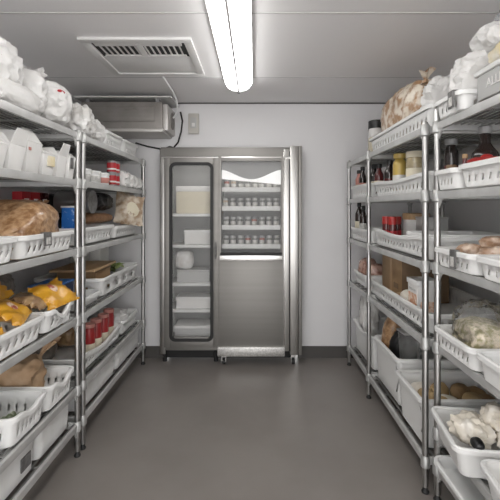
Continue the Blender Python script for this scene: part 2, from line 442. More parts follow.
def leaves(name, label, loc, spread, count, mat, seed, size=.06):
    rr = random.Random(seed); bm = BM()
    for k in range(count):
        c = Vector((rr.uniform(-1, 1)*spread[0], rr.uniform(-1, 1)*spread[1], rr.uniform(0, 1)*spread[2]))
        yaw = rr.uniform(0, 2*PI); el = rr.uniform(.1, 1.1); s = size * rr.uniform(.6, 1.2)
        d = Vector((math.cos(yaw)*math.cos(el), math.sin(yaw)*math.cos(el), math.sin(el))); sd = Vector((-math.sin(yaw), math.cos(yaw), 0)); nn = d.cross(sd)
        prev = None
        for i in range(6):
            u = i / 5; w = s*.42*math.sin(PI*min(1, u*.92 + .06))**.7; p = c + d*s*u + nn*(-s*.5*u*u*.5)
            row = [bm.verts.new(p - sd*w + nn*w*.3), bm.verts.new(p), bm.verts.new(p + sd*w + nn*w*.3)]
            if prev:
                bm.faces.new((prev[0], prev[1], row[1], row[0])); bm.faces.new((prev[1], prev[2], row[2], row[1]))
            prev = row
    o = obj(name, bm, mat, None, loc=loc)
    return tag(o, label, 'vegetable')

# ------------------------------------------------------------------ room
XL, XR, YB, YF, ZC = -1.62, 1.44, 3.77, -1.6, 2.40
OX0, OX1, OZ1 = -.845, .405, 1.945           # opening for the built-in cabinet
bm = BM(); add_box(bm, ((XL+XR)/2, (YF+YB)/2, -.03), (XR-XL+.2, YB-YF+.2, .06)); struct('floor', bm, 'floor')
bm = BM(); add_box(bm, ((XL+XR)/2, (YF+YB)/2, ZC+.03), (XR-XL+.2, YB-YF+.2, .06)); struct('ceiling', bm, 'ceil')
bm = BM(); add_box(bm, (XL-.03, (YF+YB)/2, ZC/2), (.06, YB-YF, ZC)); struct('wall_left', bm, 'wall')
bm = BM(); add_box(bm, (XR+.03, (YF+YB)/2, ZC/2), (.06, YB-YF, ZC)); struct('wall_right', bm, 'wall')
bm = BM()
add_box(bm, ((XL-.06+OX0)/2, YB+.03, ZC/2), (OX0-XL+.06, .06, ZC)); add_box(bm, ((XR+.06+OX1)/2, YB+.03, ZC/2), (XR+.06-OX1, .06, ZC))
add_box(bm, ((OX0+OX1)/2, YB+.03, (OZ1+ZC)/2), (OX1-OX0, .06, ZC-OZ1)); struct('wall_back', bm, 'wall')
bm = BM(); add_box(bm, ((XL+OX0)/2, YB-.006, .055), (OX0-XL, .012, .11)); struct('baseboard_back_left', bm, 'base')
bm = BM(); add_box(bm, ((XR+OX1)/2, YB-.006, .055), (XR-OX1, .012, .11)); struct('baseboard_back_right', bm, 'base')
bm = BM(); add_box(bm, (XL+.006, (YF+YB)/2, .055), (.012, YB-YF-.03, .11)); struct('baseboard_left', bm, 'base')
bm = BM(); add_box(bm, (XR-.006, (YF+YB)/2, .055), (.012, YB-YF-.03, .11)); struct('baseboard_right', bm, 'base')
for i, y in enumerate((2.03, 3.03)):
    bm = BM(); add_box(bm, ((XL+XR)/2, y, ZC-.0005), (XR-XL, .012, .003)); struct('trim_%d' % (i+1), bm, 'seam')
bm = BM(); add_box(bm, (XL+.02, (YF+YB)/2, ZC-.02), (.028, YB-YF, .028), Matrix.Rotation(PI/4, 3, 'Y')); struct('trim_3', bm, 'lampw')
bm = BM(); add_box(bm, ((XL+XR)/2, YB-.006, ZC-.005), (XR-XL, .012, .010)); struct('trim_4', bm, 'base')

# ------------------------------------------------------------------ ceiling lamp
def ceiling_lamp(x, y0, y1, label):
    t = thing('ceiling_lamp', label, 'lamp', (x, (y0+y1)/2, ZC), group='fluorescent ceiling lamps')
    L = y1 - y0
    bm = BM(); add_box(bm, (0, 0, -.0125), (.216, L, .025)); obj('housing', bm, 'lampw', t)
    for s in (-1, 1):
        bm = BM(); prof = [(s*.006, -.026), (s*.104, -.026), (s*.096, -.046), (s*.078, -.072), (s*.045, -.090), (s*.006, -.090)]
        n0 = [bm.verts.new((px, -L/2, pz)) for px, pz in prof]; n1 = [bm.verts.new((px, L/2 - .05, pz)) for px, pz in prof]
        n2 = [bm.verts.new((s*.006 + (px - s*.006)*.35, L/2, -.026 + (pz + .026)*.8)) for px, pz in prof]
        for a, b in ((n0, n1), (n1, n2)):
            for i in range(6): bm.faces.new((a[i], a[(i+1) % 6], b[(i+1) % 6], b[i]))
        bm.faces.new(n0[::-1]); bm.faces.new(n2)
        obj('lens', bm, 'lamp', t)
    bm = BM(); add_box(bm, (0, 0, -.060), (.0125, L - .02, .072)); obj('spine', bm, 'lampw', t)
    bm = BM(); add_lathe(bm, [(.004, -.098), (.014, -.092), (.014, -.07), (.01, -.03)], 12, (0, L/2 + .004, 0)); obj('end_cap', bm, 'cap', t)
    return t
ceiling_lamp(-.125, .72, 3.12, 'long white twin tube fluorescent lamp on the ceiling')
ceiling_lamp(-.125, -1.5, .55, 'added twin tube fill lamp on the ceiling, unseen behind the camera')  # unseen lamp added to raise the ambient light

# ------------------------------------------------------------------ ceiling vent
def ceiling_vent():
    x0, x1, y0, y1 = -1.03, -.37, 2.31, 2.95
    t = thing('ceiling_vent', 'square white ceiling vent with two banks of dark slots', 'vent', ((x0+x1)/2, (y0+y1)/2, ZC))
    w, l = x1-x0, y1-y0; fw = .05
    bm = BM()
    add_box(bm, (0, -l/2+fw/2, -.009), (w, fw, .018), bevel=.004); add_box(bm, (0, l/2-fw/2, -.009), (w, fw, .018), bevel=.004)
    add_box(bm, (-w/2+fw/2, 0, -.009), (fw, l-2*fw, .018), bevel=.004); add_box(bm, (w/2-fw/2, 0, -.009), (fw, l-2*fw, .018), bevel=.004)
    obj('frame', bm, 'vent', t)
    bm = BM(); add_box(bm, (0, -l/2+.17, -.002), (w-2*fw, .235, .004)); obj('dark_backing', bm, 'black', t)
    bm = BM(); add_box(bm, (0, .115, -.006), (w-2*fw, l-.345, .012), bevel=.003); obj('flat_panel', bm, 'vent', t)
    for s in (-1, 1):
        bm = BM(); cx = s*.135
        for i in range(7):
            add_box(bm, (cx - .105 + i*.035, -l/2+.175, -.008), (.007, .17, .010), Matrix.Rotation(.1, 3, 'Y'))
        add_box(bm, (cx, -l/2+.077, -.008), (.25, .05, .013)); add_box(bm, (cx, -l/2+.275, -.008), (.25, .035, .013))
        obj('louvre_bank', bm, 'vent', t)
    bm = BM(); add_box(bm, (0, -l/2+.175, -.009), (.034, .20, .014)); obj('centre_bar', bm, 'vent', t)
ceiling_vent()

# ------------------------------------------------------------------ evaporator
def cooler():
    t = thing('wall_cooler', 'grey evaporator cooler box high in the back left corner', 'cooler', (-1.14, 3.59, 2.06))
    W, D, H = .70, .34, .26
    bm = BM(); add_box(bm, (0, 0, H/2), (W, D, H), bevel=.012); obj('casing', bm, 'coil', t)
    bm = BM(); add_box(bm, (-.02, -D/2-.004, H*.60), (W-.10, .012, H*.52), bevel=.003)
    obj('front_grille', bm, 'coil', t)
    bm = BM()
    for i in range(5): add_box(bm, (-.02, -D/2-.012, H*.38 + i*.027), (W-.12, .006, .004))
    obj('grille_slats', bm, 'coil', t)
    bm = BM(); add_box(bm, (0, -.01, .012), (W+.02, D+.03, .028), bevel=.008); obj('drip_tray', bm, 'cooll', t)
    bm = BM(); add_box(bm, (W/2+.018, .0, H/2), (.05, D-.03, H-.03), bevel=.015); e = obj('end_cover', bm, 'cooll', t)
    bm = BM(); add_tube(bm, (W/2+.043, .02, H/2), (W/2+.05, .02, H/2), .075, 20); obj('end_disc', bm, 'coil', e)
    bm = BM(); add_box(bm, (.02, -.02, H+.035), (W+.12, D+.02, .012)); obj('mounting_plate', bm, 'seam', t)
    for x in (-.3, .3):
        bm = BM(); add_box(bm, (x, 0, H+.018), (.03, D-.04, .036)); obj('hanger', bm, 'cap', t)
cooler()
bm = BM(); add_path(bm, [(-.69, 2.98, 2.392), (-.685, 3.10, 2.383), (-.675, 3.25, 2.365), (-.665, 3.38, 2.33), (-.672, 3.47, 2.28), (-.70, 3.54, 2.235), (-.728, 3.56, 2.21)], .008)
tag(obj('refrigerant_pipe', bm, 'lampw'), 'pale bent pipe from the ceiling into the cooler end', 'pipe')
bm = BM(); add_path(bm, [(-.69, 3.70, 2.30), (-.675, 3.72, 2.22), (-.69, 3.735, 2.12), (-.715, 3.72, 2.02), (-.76, 3.742, 1.975), (-.80, 3.75, 1.985), (-.86, 3.75, 1.96), (-1.0, 3.75, 1.985), (-1.12, 3.75, 2.02)], .008)
tag(obj('power_cable', bm, 'rubber'), 'black cable drooping below the cooler on the back wall', 'cable')

t = thing('wall_switch', 'small beige wall switch box above the cabinet', 'switch', (-.575, YB, 2.2))
bm = BM(); add_box(bm, (0, -.018, 0), (.10, .036, .19), bevel=.008); obj('switch_plate', bm, 'beige', t)
bm = BM(); add_box(bm, (0, -.04, .005), (.055, .012, .10), bevel=.004); rk = obj('rocker', bm, 'ltgrey', t)
bm = BM(); add_box(bm, (0, -.048, -.015), (.028, .008, .035), bevel=.003); obj('toggle', bm, 'paper', rk)

# ------------------------------------------------------------------ refrigerated cabinet
YC = 3.63
cab = thing('display_refrigerator', 'tall stainless steel two door refrigerator set in the back wall', 'refrigerator', (0, YC, 0))
def cp(name, boxes, mat, parent=None, bev=.003, smooth=True):
    bm = BM()
    for c, s in boxes: add_box(bm, c, s, bevel=bev)
    return obj(name, bm, mat, parent or cab, smooth)
cp('side_panel', [((-.84, .20, 1.02), (.035, .40, 1.86))], 'steel')
cp('left_stile', [((-.835, -.006, 1.02), (.05, .03, 1.86))], 'steel')
cp('header', [((-.225, .0, 1.915), (1.25, .045, .085))], 'steelh')
cp('header_ledge', [((-.225, -.02, 1.862), (1.21, .03, .022))], 'steelb')
cp('sill', [((-.56, .01, .145), (.52, .05, .045))], 'steelh')
cp('cabinet_back', [((-.225, .42, 1.02), (1.25, .02, 1.80))], 'inside', bev=0)
cp('cabinet_floor', [((-.225, .215, .15), (1.22, .39, .02))], 'inside', bev=0)
cp('cabinet_top', [((-.225, .215, 1.86), (1.22, .39, .02))], 'inside', bev=0)
cp('partition', [((-.325, .215, 1.0), (.02, .39, 1.70))], 'inside', bev=0)
cp('right_column', [((.285, -.004, 1.03), (.05, .05, 1.82))], 'steel')
cp('column_strip', [((.262, -.035, 1.02), (.014, .014, 1.78))], 'steelb')
cp('column_strip', [((.312, -.028, 1.02), (.010, .012, 1.80))], 'rubber')
cp('right_side_case', [((.352, .17, 1.03), (.075, .46, 1.87))], 'steel', bev=.006)
cp('corner_post', [((.405, .16, 1.03), (.028, .44, 1.87))], 'steelh', bev=.004)
# left glass door
door = cp('glass_door', [((-.79, -.028, 1.01), (.05, .04, 1.70)), ((-.35, -.028, 1.01), (.05, .04, 1.70)), ((-.57, -.028, 1.83), (.39, .04, .06)), ((-.57, -.028, .205), (.39, .04, .09))], 'steelh')
def rrect(w, h, r, n=6):
    pts = []
    for cx, cz, a0 in ((w/2-r, h/2-r, 0), (-w/2+r, h/2-r, PI/2), (-w/2+r, -h/2+r, PI), (w/2-r, -h/2+r, 3*PI/2)):
        for i in range(n+1):
            a = a0 + PI/2*i/n; pts.append((cx + r*math.cos(a), cz + r*math.sin(a)))
    return pts
bm = BM(); A = rrect(.395, 1.605, .055); B2 = rrect(.340, 1.550, .032); cx, cz = -.57, 1.017
rings = [[bm.verts.new((cx+x, y, cz+z)) for x, z in P] for P, y in ((A, -.046), (A, -.056), (B2, -.056), (B2, -.040))]
for a, b in zip(rings, rings[1:] + rings[:1]):
    for i in range(len(a)): bm.faces.new((a[i], a[(i+1) % len(a)], b[(i+1) % len(b)], b[i]))
obj('gasket', bm, 'rubber', door)
# inner corner plate fills between the rectangular frame and the gasket
bm = BM(); B3 = rrect(.372, 1.582, .045); bm.faces.new([bm.verts.new((cx+x, -.044, cz+z)) for x, z in B3]); obj('glass_pane', bm, 'glass', door)
bm = BM(); add_box(bm, (-.352, -.062, 1.03), (.018, .03, .11), bevel=.004); add_box(bm, (-.352, -.072, 1.03), (.014, .014, .15), bevel=.004); obj('handle', bm, 'grey', door)
# right door: glass above, steel panel below
d2 = cp('half_glass_door', [((-.315, -.032, 1.00), (.026, .045, 1.74)), ((.247, -.032, 1.00), (.022, .045, 1.74)), ((-.035, -.032, 1.845), (.55, .045, .03))], 'steelh')
cp('mid_rail', [((-.035, -.04, 1.0), (.55, .05, .022))], 'rubber', d2)
cp('pull_bar', [((-.035, -.058, .965), (.56, .05, .045))], 'steelb', d2)
cp('steel_panel', [((-.035, -.036, .54), (.555, .04, .80))], 'steelh', d2)
cp('kick_plate', [((-.035, -.052, .132), (.60, .06, .085))], 'speckle', d2, bev=.008)
bm = BM(); bm.faces.new([bm.verts.new(p) for p in ((-.302, -.03, 1.01), (.236, -.03, 1.01), (.236, -.03, 1.83), (-.302, -.03, 1.83))]); obj('glass_pane', bm, 'glass2', d2)
bm = BM(); N = 24; up = []; lo = []; lo2 = []
for i in range(N+1):
    u = i/N; x = -.300 + .534*u; zz = 1.755 - .085*math.sin(PI*u)**1.6
    up.append(bm.verts.new((x, -.012, 1.83))); lo.append(bm.verts.new((x, -.012, zz)))
for i in range(N): bm.faces.new((up[i], up[i+1], lo[i+1], lo[i]))
obj('valance', bm, 'valance', d2)
bm = BM(); up = []; lo = []
for i in range(N+1):
    u = i/N; x = -.300 + .534*u; zz = 1.755 - .085*math.sin(PI*u)**1.6
    up.append(bm.verts.new((x, -.011, zz + .004))); lo.append(bm.verts.new((x, -.011, min(zz - .008, 1.672 - .05*u))))
for i in range(N): bm.faces.new((up[i], up[i+1], lo[i+1], lo[i]))
obj('valance_glow_band', bm, 'panelw', d2)
for x in (-.28, .345):
    bm = BM(); add_box(bm, (x, -.015, .082), (.045, .05, .02)); add_box(bm, (x-.018, -.015, .055), (.005, .035, .05)); add_box(bm, (x+.018, -.015, .055), (.005, .035, .05)); c = obj('caster', bm, 'steelb', cab)
    bm = BM(); add_tube(bm, (x-.013, -.015, .027), (x+.013, -.015, .027), .027, 16); obj('wheel', bm, 'rubber', c)
for x in (-.83, -.36):
    bm = BM(); add_tube(bm, (x, .06, 0), (x, .06, .14), .02, 12); obj('foot', bm, 'rubber', cab)
cp('machine_base', [((-.225, .24, .08), (1.20, .30, .12))], 'black', bev=0)
cp('cabinet_lamp', [((-.57, .05, 1.838), (.36, .04, .02))], 'led', bev=0)
cp('cabinet_lamp', [((-.03, .05, 1.838), (.48, .04, .02))], 'led', bev=0)
# shelves inside
LSH = [1.345, 1.06, .71, .47]
for z in LSH: cp('inner_shelf', [((-.575, .20, z), (.46, .36, .025))], 'white2', bev=.002)
RSH = [1.575, 1.40, 1.225, 1.05]
for z in RSH:
    s = cp('display_shelf', [((-.035, .22, z), (.54, .30, .012))], 'inside', bev=0)
    bm = BM(); add_box(bm, (-.035, .07, z+.006), (.54, .008, .042)); obj('price_rail', bm, 'white2', s)
def inC(x, y, z): return (x, YC + y, z)
carton('food_box', 'big cream box on the top shelf behind the left glass door', 'box', inC(-.565, .17, 1.3585), (.33, .18, .25), 'cream', lid='paper', lidh=.05)
carton('food_box', 'white box leaning under the cream box behind the glass', 'box', inC(-.52, .18, 1.0735), (.30, .2, .13), 'paper', rot=(0, -.0, .2), lid='white2', lidh=.03)
carton('food_box', 'grey tray box on the third shelf behind the left glass', 'box', inC(-.57, .17, .7235), (.30, .2, .11), 'ltgrey', lid='trayg', lidh=.02)
bag('food_bag', 'rounded pale bag left on the third shelf behind glass', 'bag', inC(-.66, .13, .84), (.17, .14, .17), 'bagc', seed=41, cuts=8)
carton('food_box', 'low white box on the fourth shelf behind the glass', 'box', inC(-.56, .16, .4835), (.33, .2, .10), 'paper', lid='white2', lidh=.02)
carton('food_box', 'dull grey box on the cabinet floor behind left glass', 'box', inC(-.57, .17, .1605), (.34, .22, .16), 'ltgrey', lid='paper', lidh=.025)
row = ['top', 'second', 'third', 'bottom']; proto = {}
tiny = {'jam': 'red', 'jamg': 'grey', 'jamo': 'tan'}
for k, z in enumerate(RSH):
    for i in range(8):
        mt = R.choice(['jamg', 'jamg', 'jam', 'jamo', 'jamg']) if k < 3 else R.choice(['jamg', 'jamg', 'jam'])
        x = -.27 + i*.067 + R.uniform(-.006, .006)
        lab = 'small %s jar on the %s shelf behind the right door glass' % (tiny[mt], row[k]); grp = 'jars on the %s shelf of the refrigerator' % row[k]
        if mt not in proto: proto[mt] = jar('small_jar', lab, 'jar', inC(x, .115, z+.0065), .025, .095, mt, 'ltgrey' if mt != 'jam' else 'cap', 'labelw', group=grp)
        else: dup(proto[mt], inC(x, .115, z+.0065), None, lab, grp)

# ------------------------------------------------------------------ shelving
def shelving(name, label, x0, x1, y0, y1, levels, posts, front, H=1.852):
    """wire shelving: levels are the tops of the rails; posts is the list of post corners"""
    t = thing(name, label, 'shelving unit', ((x0+x1)/2, (y0+y1)/2, 0), group='metal shelving units')
    ox, oy = (x0+x1)/2, (y0+y1)/2
    w, l = x1-x0, y1-y0
    for (px, py) in posts:
        bm = BM(); add_lathe(bm, [(.0155, .03), (.0155, H-.012), (.012, H), (.004, H+.004)], 14, (px-ox, py-oy, 0)); p = obj('post', bm, 'chrome', t)
        bm = BM(); add_lathe(bm, [(.018, 0), (.019, .006), (.010, .02), (.010, .032)], 12, (px-ox, py-oy, 0)); obj('levelling_foot', bm, 'rubber', p)
    for z in levels:
        bm = BM(); h = .036
        add_box(bm, (w/2, 0, z-h/2), (.016, l, h), bevel=.003); add_box(bm, (-w/2, 0, z-h/2), (.016, l, h), bevel=.003)
        add_box(bm, (0, l/2, z-h/2), (w, .016, h), bevel=.003); add_box(bm, (0, -l/2, z-h/2), (w, .016, h), bevel=.003)
        s = obj('shelf', bm, 'rail', t)
        bm = BM(); n = max(8, int(w/.032))
        for i in range(n): add_box(bm, (-w/2 + (i+.5)*w/n, 0, z-.008), (.009, l-.01, .006))
        for i in range(5): add_box(bm, (0, -l/2 + (i+.5)*l/5, z-.016), (w-.01, .012, .010))
        obj('deck', bm, 'deck', s)
        for (px, py) in posts:
            bm = BM(); add_lathe(bm, [(.017, -.052), (.023, -.046), (.0215, .004), (.018, .008)], 14, (px-ox, py-oy, z)); obj('collar', bm, 'collar', s)
        for (px, py) in posts:
            if abs(px - (x1 if front > 0 else x0)) > .05: continue
            bm = BM(); sy = 1 if py < oy else -1; X = px-ox; Y = py-oy
            a = [(X, Y + sy*.012, z-.034), (X, Y + sy*.075, z-.034), (X, Y + sy*.045, z-.044), (X, Y + sy*.012, z-.085)]
            f = [bm.verts.new((q[0]-.004, q[1], q[2])) for q in a]; g = [bm.verts.new((q[0]+.004, q[1], q[2])) for q in a]
            bm.faces.new(f); bm.faces.new(g[::-1])
            for i in range(4): bm.faces.new((f[i], f[(i+1) % 4], g[(i+1) % 4], g[i]))
            obj('gusset', bm, 'rail', s)
    return t
LZ = [.19, .395, .79, 1.18, 1.57, 1.84]
RZ = [.175, .76, 1.14, 1.49, 1.815]
RN = [.175, .345, .76, 1.14, 1.49, 1.82]
XLf, XLb = -1.01, -1.57
shelving('shelving_unit', 'left wall shelving unit nearest the camera holding white cartons and yellow pouches', XLb, XLf, 1.02, 2.275, LZ, [(XLf, 1.02), (XLf, 2.275), (XLb, 1.02), (XLb, 2.275)], 1)
shelving('shelving_unit', 'left wall shelving unit beside the back wall holding red jars', XLb, XLf, 2.345, 3.61, LZ, [(XLf, 2.345), (XLf, 3.61), (XLb, 2.345), (XLb, 3.61)], 1)
XRf, XRb = .845, 1.39
shelving('shelving_unit', 'right wall middle shelving unit with the cardboard box and yellow bottle', XRf, XRb, 1.985, 2.97, RZ, [(XRf, 1.985), (XRf, 2.97), (XRb, 1.985), (XRb, 2.97)], -1, 1.835)
shelving('shelving_unit', 'short right wall shelving unit nearest the back wall with dark bottles', XRf, XRb, 3.004, 3.59, RZ, [(XRf, 3.59), (XRb, 3.59)], -1, 1.835)
XNf, XNb = .88, 1.40
shelving('shelving_unit', 'right wall shelving unit nearest the camera with white tubs of food', XNf, XNb, .75, 1.93, RN, [(XNf, .75), (XNf, 1.93), (XNb, .75), (XNb, 1.93)], -1, 1.89)

# helpers to set crates on shelves: front face just behind the posts
def cl(label, z, y0, y1, H, W=.50, xf=-1.04, **k): return crate(label, (xf - W/2, (y0+y1)/2, z + .001), y1-y0, W, H, 0., **k)
def cr(label, z, y0, y1, H, W=.48, xf=.873, **k): return crate(label, (xf + W/2, (y0+y1)/2, z + .001), y1-y0, W, H, PI, **k)
E = .002
exec_left = True
# ================================================================= LEFT NEAR
z = LZ[5] + E
bag('plastic_bag', 'biggest white plastic bag heap on the top left shelf at picture edge', 'bag', (-1.21, 1.66, z), (.40, .32, .30), 'bagw', seed=1, n=2.7, amp=.14, freq=7, cuts=22, neck=(.02, .02, .26, .05, .02, .05))
bag('plastic_bag', 'lower white plastic bag beside the red marked one on top left shelf', 'bag', (-1.20, 1.905, z), (.38, .13, .23), 'bagw', seed=2, n=3.2, amp=.13, freq=8, cuts=20)
bag('plastic_bag', 'white peaked bag with a red mark on the top left shelf', 'bag', (-1.18, 2.115, z), (.36, .26, .235), 'bagw', seed=3, n=2.9, amp=.13, freq=7, cuts=22, neck=(.06, -.07, .20, .06, .02, -.02), mark=('red', (.155, -.03, .17), (.06, .07, .014)))
bag('plastic_bag', 'crumpled translucent bag draped over the joint of the two left units', 'bag', (-1.07, 2.395, z+.012), (.16, .13, .17), 'bagc', seed=4, amp=.3, freq=12)
bag('plastic_bag', 'flat white bag along the rail under the red marked bag', 'bag', (-1.03, 1.72, z+.001), (.07, .3, .10), 'bagw', seed=5, n=3.0, amp=.22, freq=11, cuts=18)
z = LZ[4] + E
takeout('low white takeout carton at the picture edge on the second left shelf', (-1.11, 1.60, z), .17, .13, .10, 0., 1.1)
takeout('open white takeout carton left of the tallest one on the second left shelf', (-1.11, 1.735, z), .17, .12, .11, 0., -.3)
takeout('tallest white takeout carton with a red mark on the second left shelf', (-1.12, 1.875, z), .18, .14, .145, .06, .55, ('pink', (.088, -.05, .11), (.004, .02, .014)))
takeout('white takeout carton with a pale yellow label on the second left shelf', (-1.11, 2.01, z), .17, .115, .105, -.05, 1.1, ('yell', (.082, .01, .075), (.004, .065, .055)))
takeout('white takeout carton between the yellow labelled and dark labelled ones', (-1.10, 2.128, z), .16, .105, .115, .0, -.35)
takeout('white takeout carton with a dark square label by the post', (-1.09, 2.222, z), .16, .075, .12, 0., 1.2, ('grey', (.079, -.012, .085), (.004, .035, .06)))
carton('storage_box', 'dark grey box at the back of the second left shelf', 'box', (-1.42, 1.9, z), (.2, .3, .17), 'greyrnd', lid='grey')
carton('storage_box', 'dull brown box behind the dark labelled carton, second left shelf', 'box', (-1.42, 2.14, z), (.2, .16, .15), 'card2')
z = LZ[3] + E
cl('white slotted crate at picture edge on the third left shelf', z, 1.20, 1.715, .10, xf=-1.0)
cl('white slotted crate with grey clip tag under the bread bag', z, 1.725, 2.245, .10, xf=-1.0, holder=(-.06, .065, .06))
def loaf_top(v): 
    k = max(0, min(1, (-v.y - .02) / .22)); return Vector((v.x, v.y, v.z * (1 - .55 * k)))
bag('bread_bag', 'big clear bag of brown sliced bread on the third left shelf', 'bread', (-1.20, 1.985, z+.012), (.34, .44, .255), 'bread', n=3, seed=11, amp=.07, freq=9, topfn=loaf_top, neck=(.02, .16, .20, .05, .0, .05), cuts=16)
for i, (y, m1, lab) in enumerate(((2.425, 'red', 'leftmost red and white packet of three behind the bread bag'), (2.53, 'red', 'red and white packet in the middle of three behind the bread bag'), (2.635, 'dkred', 'dark red packet behind the right half of the bread bag'))):
    carton('food_packet', lab, 'packet', (-1.415, y, z+.012), (.06, .095, .315), m1, prints=(('white_band', 'paper', (.031, 0, .21), (.002, .09, .04)), ('white_band', 'paper', (.031, 0, .265), (.002, .05, .018))))
carton('food_box', 'bright blue patterned box right of the bread bag', 'box', (-1.13, 2.475, z+.012), (.10, .075, .225), 'blue', lid='paper', lidh=.012)
bag('black_bag', 'black bag in the dark behind the bread bag', 'bag', (-1.43, 2.82, z+.012), (.16, .2, .31), 'blk', seed=13, amp=.1, cuts=9)
z = LZ[2] + E
cl('white slotted crate of yellow pouches at the picture edge', z, 1.36, 1.93, .105, dip=.0, xf=-1.0)
cl('short white slotted crate of pouches beside the post, fourth left shelf', z, 1.94, 2.245, .105, dip=.045, xf=-1.0)
pz = z + .07
pouch('snack_pouch', 'yellow pouch with round white logo lying foremost in the left crate', 'pouch', (-1.13, 1.80, pz+.055), .19, .25, .06, 'yellow', (.05, .42, .35), 1, 'logo', (.1, .05, .3, .22), 'yellow snack pouches')
pouch('snack_pouch', 'yellow pouch standing tall with red logo at the picture edge', 'pouch', (-1.31, 1.90, pz+.11), .18, .24, .06, 'yellow', (.55, .75, .3), 2, 'logo', (0, 0, .34, .24), 'yellow snack pouches')
pouch('snack_pouch', 'yellow pouch lying low under the others at picture edge', 'pouch', (-1.16, 1.57, pz+.02), .20, .24, .06, 'yellow', (.1, .3, -.2), 3, 'snack', (0, .1, .5, .4), 'yellow snack pouches')
pouch('snack_pouch', 'brown pouch between the yellow ones in the left crate', 'pouch', (-1.15, 2.03, pz+.045), .18, .22, .06, 'snack', (-.1, .35, .2), 4, 'cream', (.1, .1, .4, .25), 'yellow snack pouches')
pouch('snack_pouch', 'yellow pouch hanging over the crate front beside the post', 'pouch', (-1.09, 2.15, pz+.065), .18, .22, .055, 'yellow', (.1, .62, -.15), 5, 'logo', (-.3, -.1, .4, .2), 'yellow snack pouches')
bag('produce_bag', 'grey brown clear bag behind the yellow pouches', 'bag', (-1.40, 2.02, z+.118), (.22, .40, .16), 'dkbag', seed=15, amp=.14, cuts=10)
carton('food_box', 'flat navy blue box on the fourth left shelf behind the post', 'box', (-1.30, 2.56, z+.008), (.16, .26, .13), 'navy', lid='blue', lidh=.012)
z = LZ[1] + E
cl('deep white crate at the picture edge with green leaves on fifth left shelf', z-.0, 1.66, 1.95, .125, xf=-1.0, slant=0., cw=.05, dip=.02)
cl('deep white crate beside the post on the fifth left shelf', z, 1.96, 2.245, .125, xf=-1.0, slant=0., cw=.05, dip=.03)
leaves('leafy_greens', 'speckled green leaves in the near left crate', (-1.18, 1.81, z+.02), (.11, .045, .04), 46, 'leafd', 4, .045)
bag('paper_bag', 'sagging brown kraft bag on the fifth left shelf', 'bag', (-1.26, 2.10, z+.012), (.27, .19, .22), 'kraft', seed=17, amp=.2, freq=6, neck=(.06, .08, .16, .09, .05, .09))
bag('paper_bag', 'folded red brown bag behind the kraft bag', 'bag', (-1.36, 2.92, z+.012), (.18, .2, .18), 'snack', seed=18, amp=.1, cuts=9)
z = LZ[0] + E
def binl(lab, y0, y1, xf=-1.022, patch=None):
    t = cl(lab, z, y0, y1, .165, W=.48, xf=xf, slots=False, mat='white2', taper=.03, name='storage_bin', cat='bin')
    if patch:
        bm = BM(); add_box(bm, (.24 - .009, patch[0], .075), (.006, .075, .06), bevel=.002); obj('label_tag', bm, 'grey', t)
    return t
binl('white bin with a dark grey label on the bottom left shelf', 1.50, 1.90, patch=(.10,))
binl('plain white bin by the post on the bottom left shelf', 1.91, 2.255)
# ================================================================= LEFT FAR
z = LZ[5] + E
bag('plastic_bag', 'crumpled white bag just past the left unit joint on top', 'bag', (-1.16, 2.56, z), (.24, .17, .20), 'bagw', seed=21, amp=.28, freq=9)
bag('plastic_bag', 'small white bag next to the long crates on top left', 'bag', (-1.15, 2.72, z), (.22, .13, .17), 'bagw', seed=22, amp=.25, freq=10)
cl('white slotted crate on the top left shelf beside the white bags', z, 2.80, 3.19, .115, W=.42)
cl('white slotted crate on the top left shelf nearest the cooler', z, 3.20, 3.585, .115, W=.42)
z = LZ[4] + E
for i, (y, m) in enumerate(((2.52, 'white2'), (2.68, 'white2'), (2.84, 'white2'))):
    jar('food_tub', ['round white tub by the post on second left shelf', 'round white tub in the middle of three on second left shelf', 'round white tub with pink band left of the cans'][i], 'tub', (-1.10, y, z), .062, .085, m, 'white', ['labelw', 'labelw', 'pink'][i], neck=.98, lidh=.14)
cp_ = None
cans = [(-1.07, 2.985, 0, 'lower left'), (-1.07, 3.06, 0, 'lower right'), (-1.07, 2.985, 1, 'upper left'), (-1.07, 3.06, 1, 'upper right')]
for x, y, k, w in cans:
    lab = '%s of four stacked red and white cans on the second left shelf' % w
    if cp_ is None: cp_ = can(lab, (x, y, z), .034, .092, group='red and white cans')
    else: dup(cp_, (x, y, z + k*.0935), None, lab)
for i, y in enumerate((3.17, 3.29, 3.41, 3.53)):
    bag('sachet_bag', 'small white plastic bag, %s one right of the red cans' % ['first', 'second', 'third', 'fourth'][i], 'bag', (-1.07, y, z), (.13, .085, .13 - .01*i), 'bagw', seed=25+i, amp=.35, freq=14, cuts=8)
bag('black_bag', 'dark bag at the back behind the white round tubs', 'bag', (-1.42, 2.95, z), (.16, .3, .16), 'dkbag', seed=31, cuts=8)
z = LZ[3] + E
cl('white crate on the third left shelf under the brown loaf', z, 2.37, 2.99, .10, slant=.2)
cl('white crate under the tan pouch by the back wall', z, 3.0, 3.59, .085, slant=.2)
lump('bread_loaf', 'dark brown loaf under the black bag on third left shelf', 'bread', (-1.24, 2.98, z+.112), (.24, .54, .078), 'crust', seed=33, n=3.2, amp=.06)
bag('black_bag', 'shiny black bag lying on the brown loaf', 'bag', (-1.24, 3.03, z+.208), (.26, .40, .135), 'blk', seed=34, amp=.14)
t = thing('storage_drum', 'dark grey drum lying on its side above the third left crate', 'drum', (-1.19, 2.71, z+.27))
bm = BM(); add_tube(bm, (-.14, 0, 0), (.08, 0, 0), .075, 24); obj('drum_body', bm, 'greyrnd', t)
bm = BM(); add_tube(bm, (.08, 0, 0), (.092, 0, 0), .079, 24); obj('drum_lid', bm, 'grey', t)
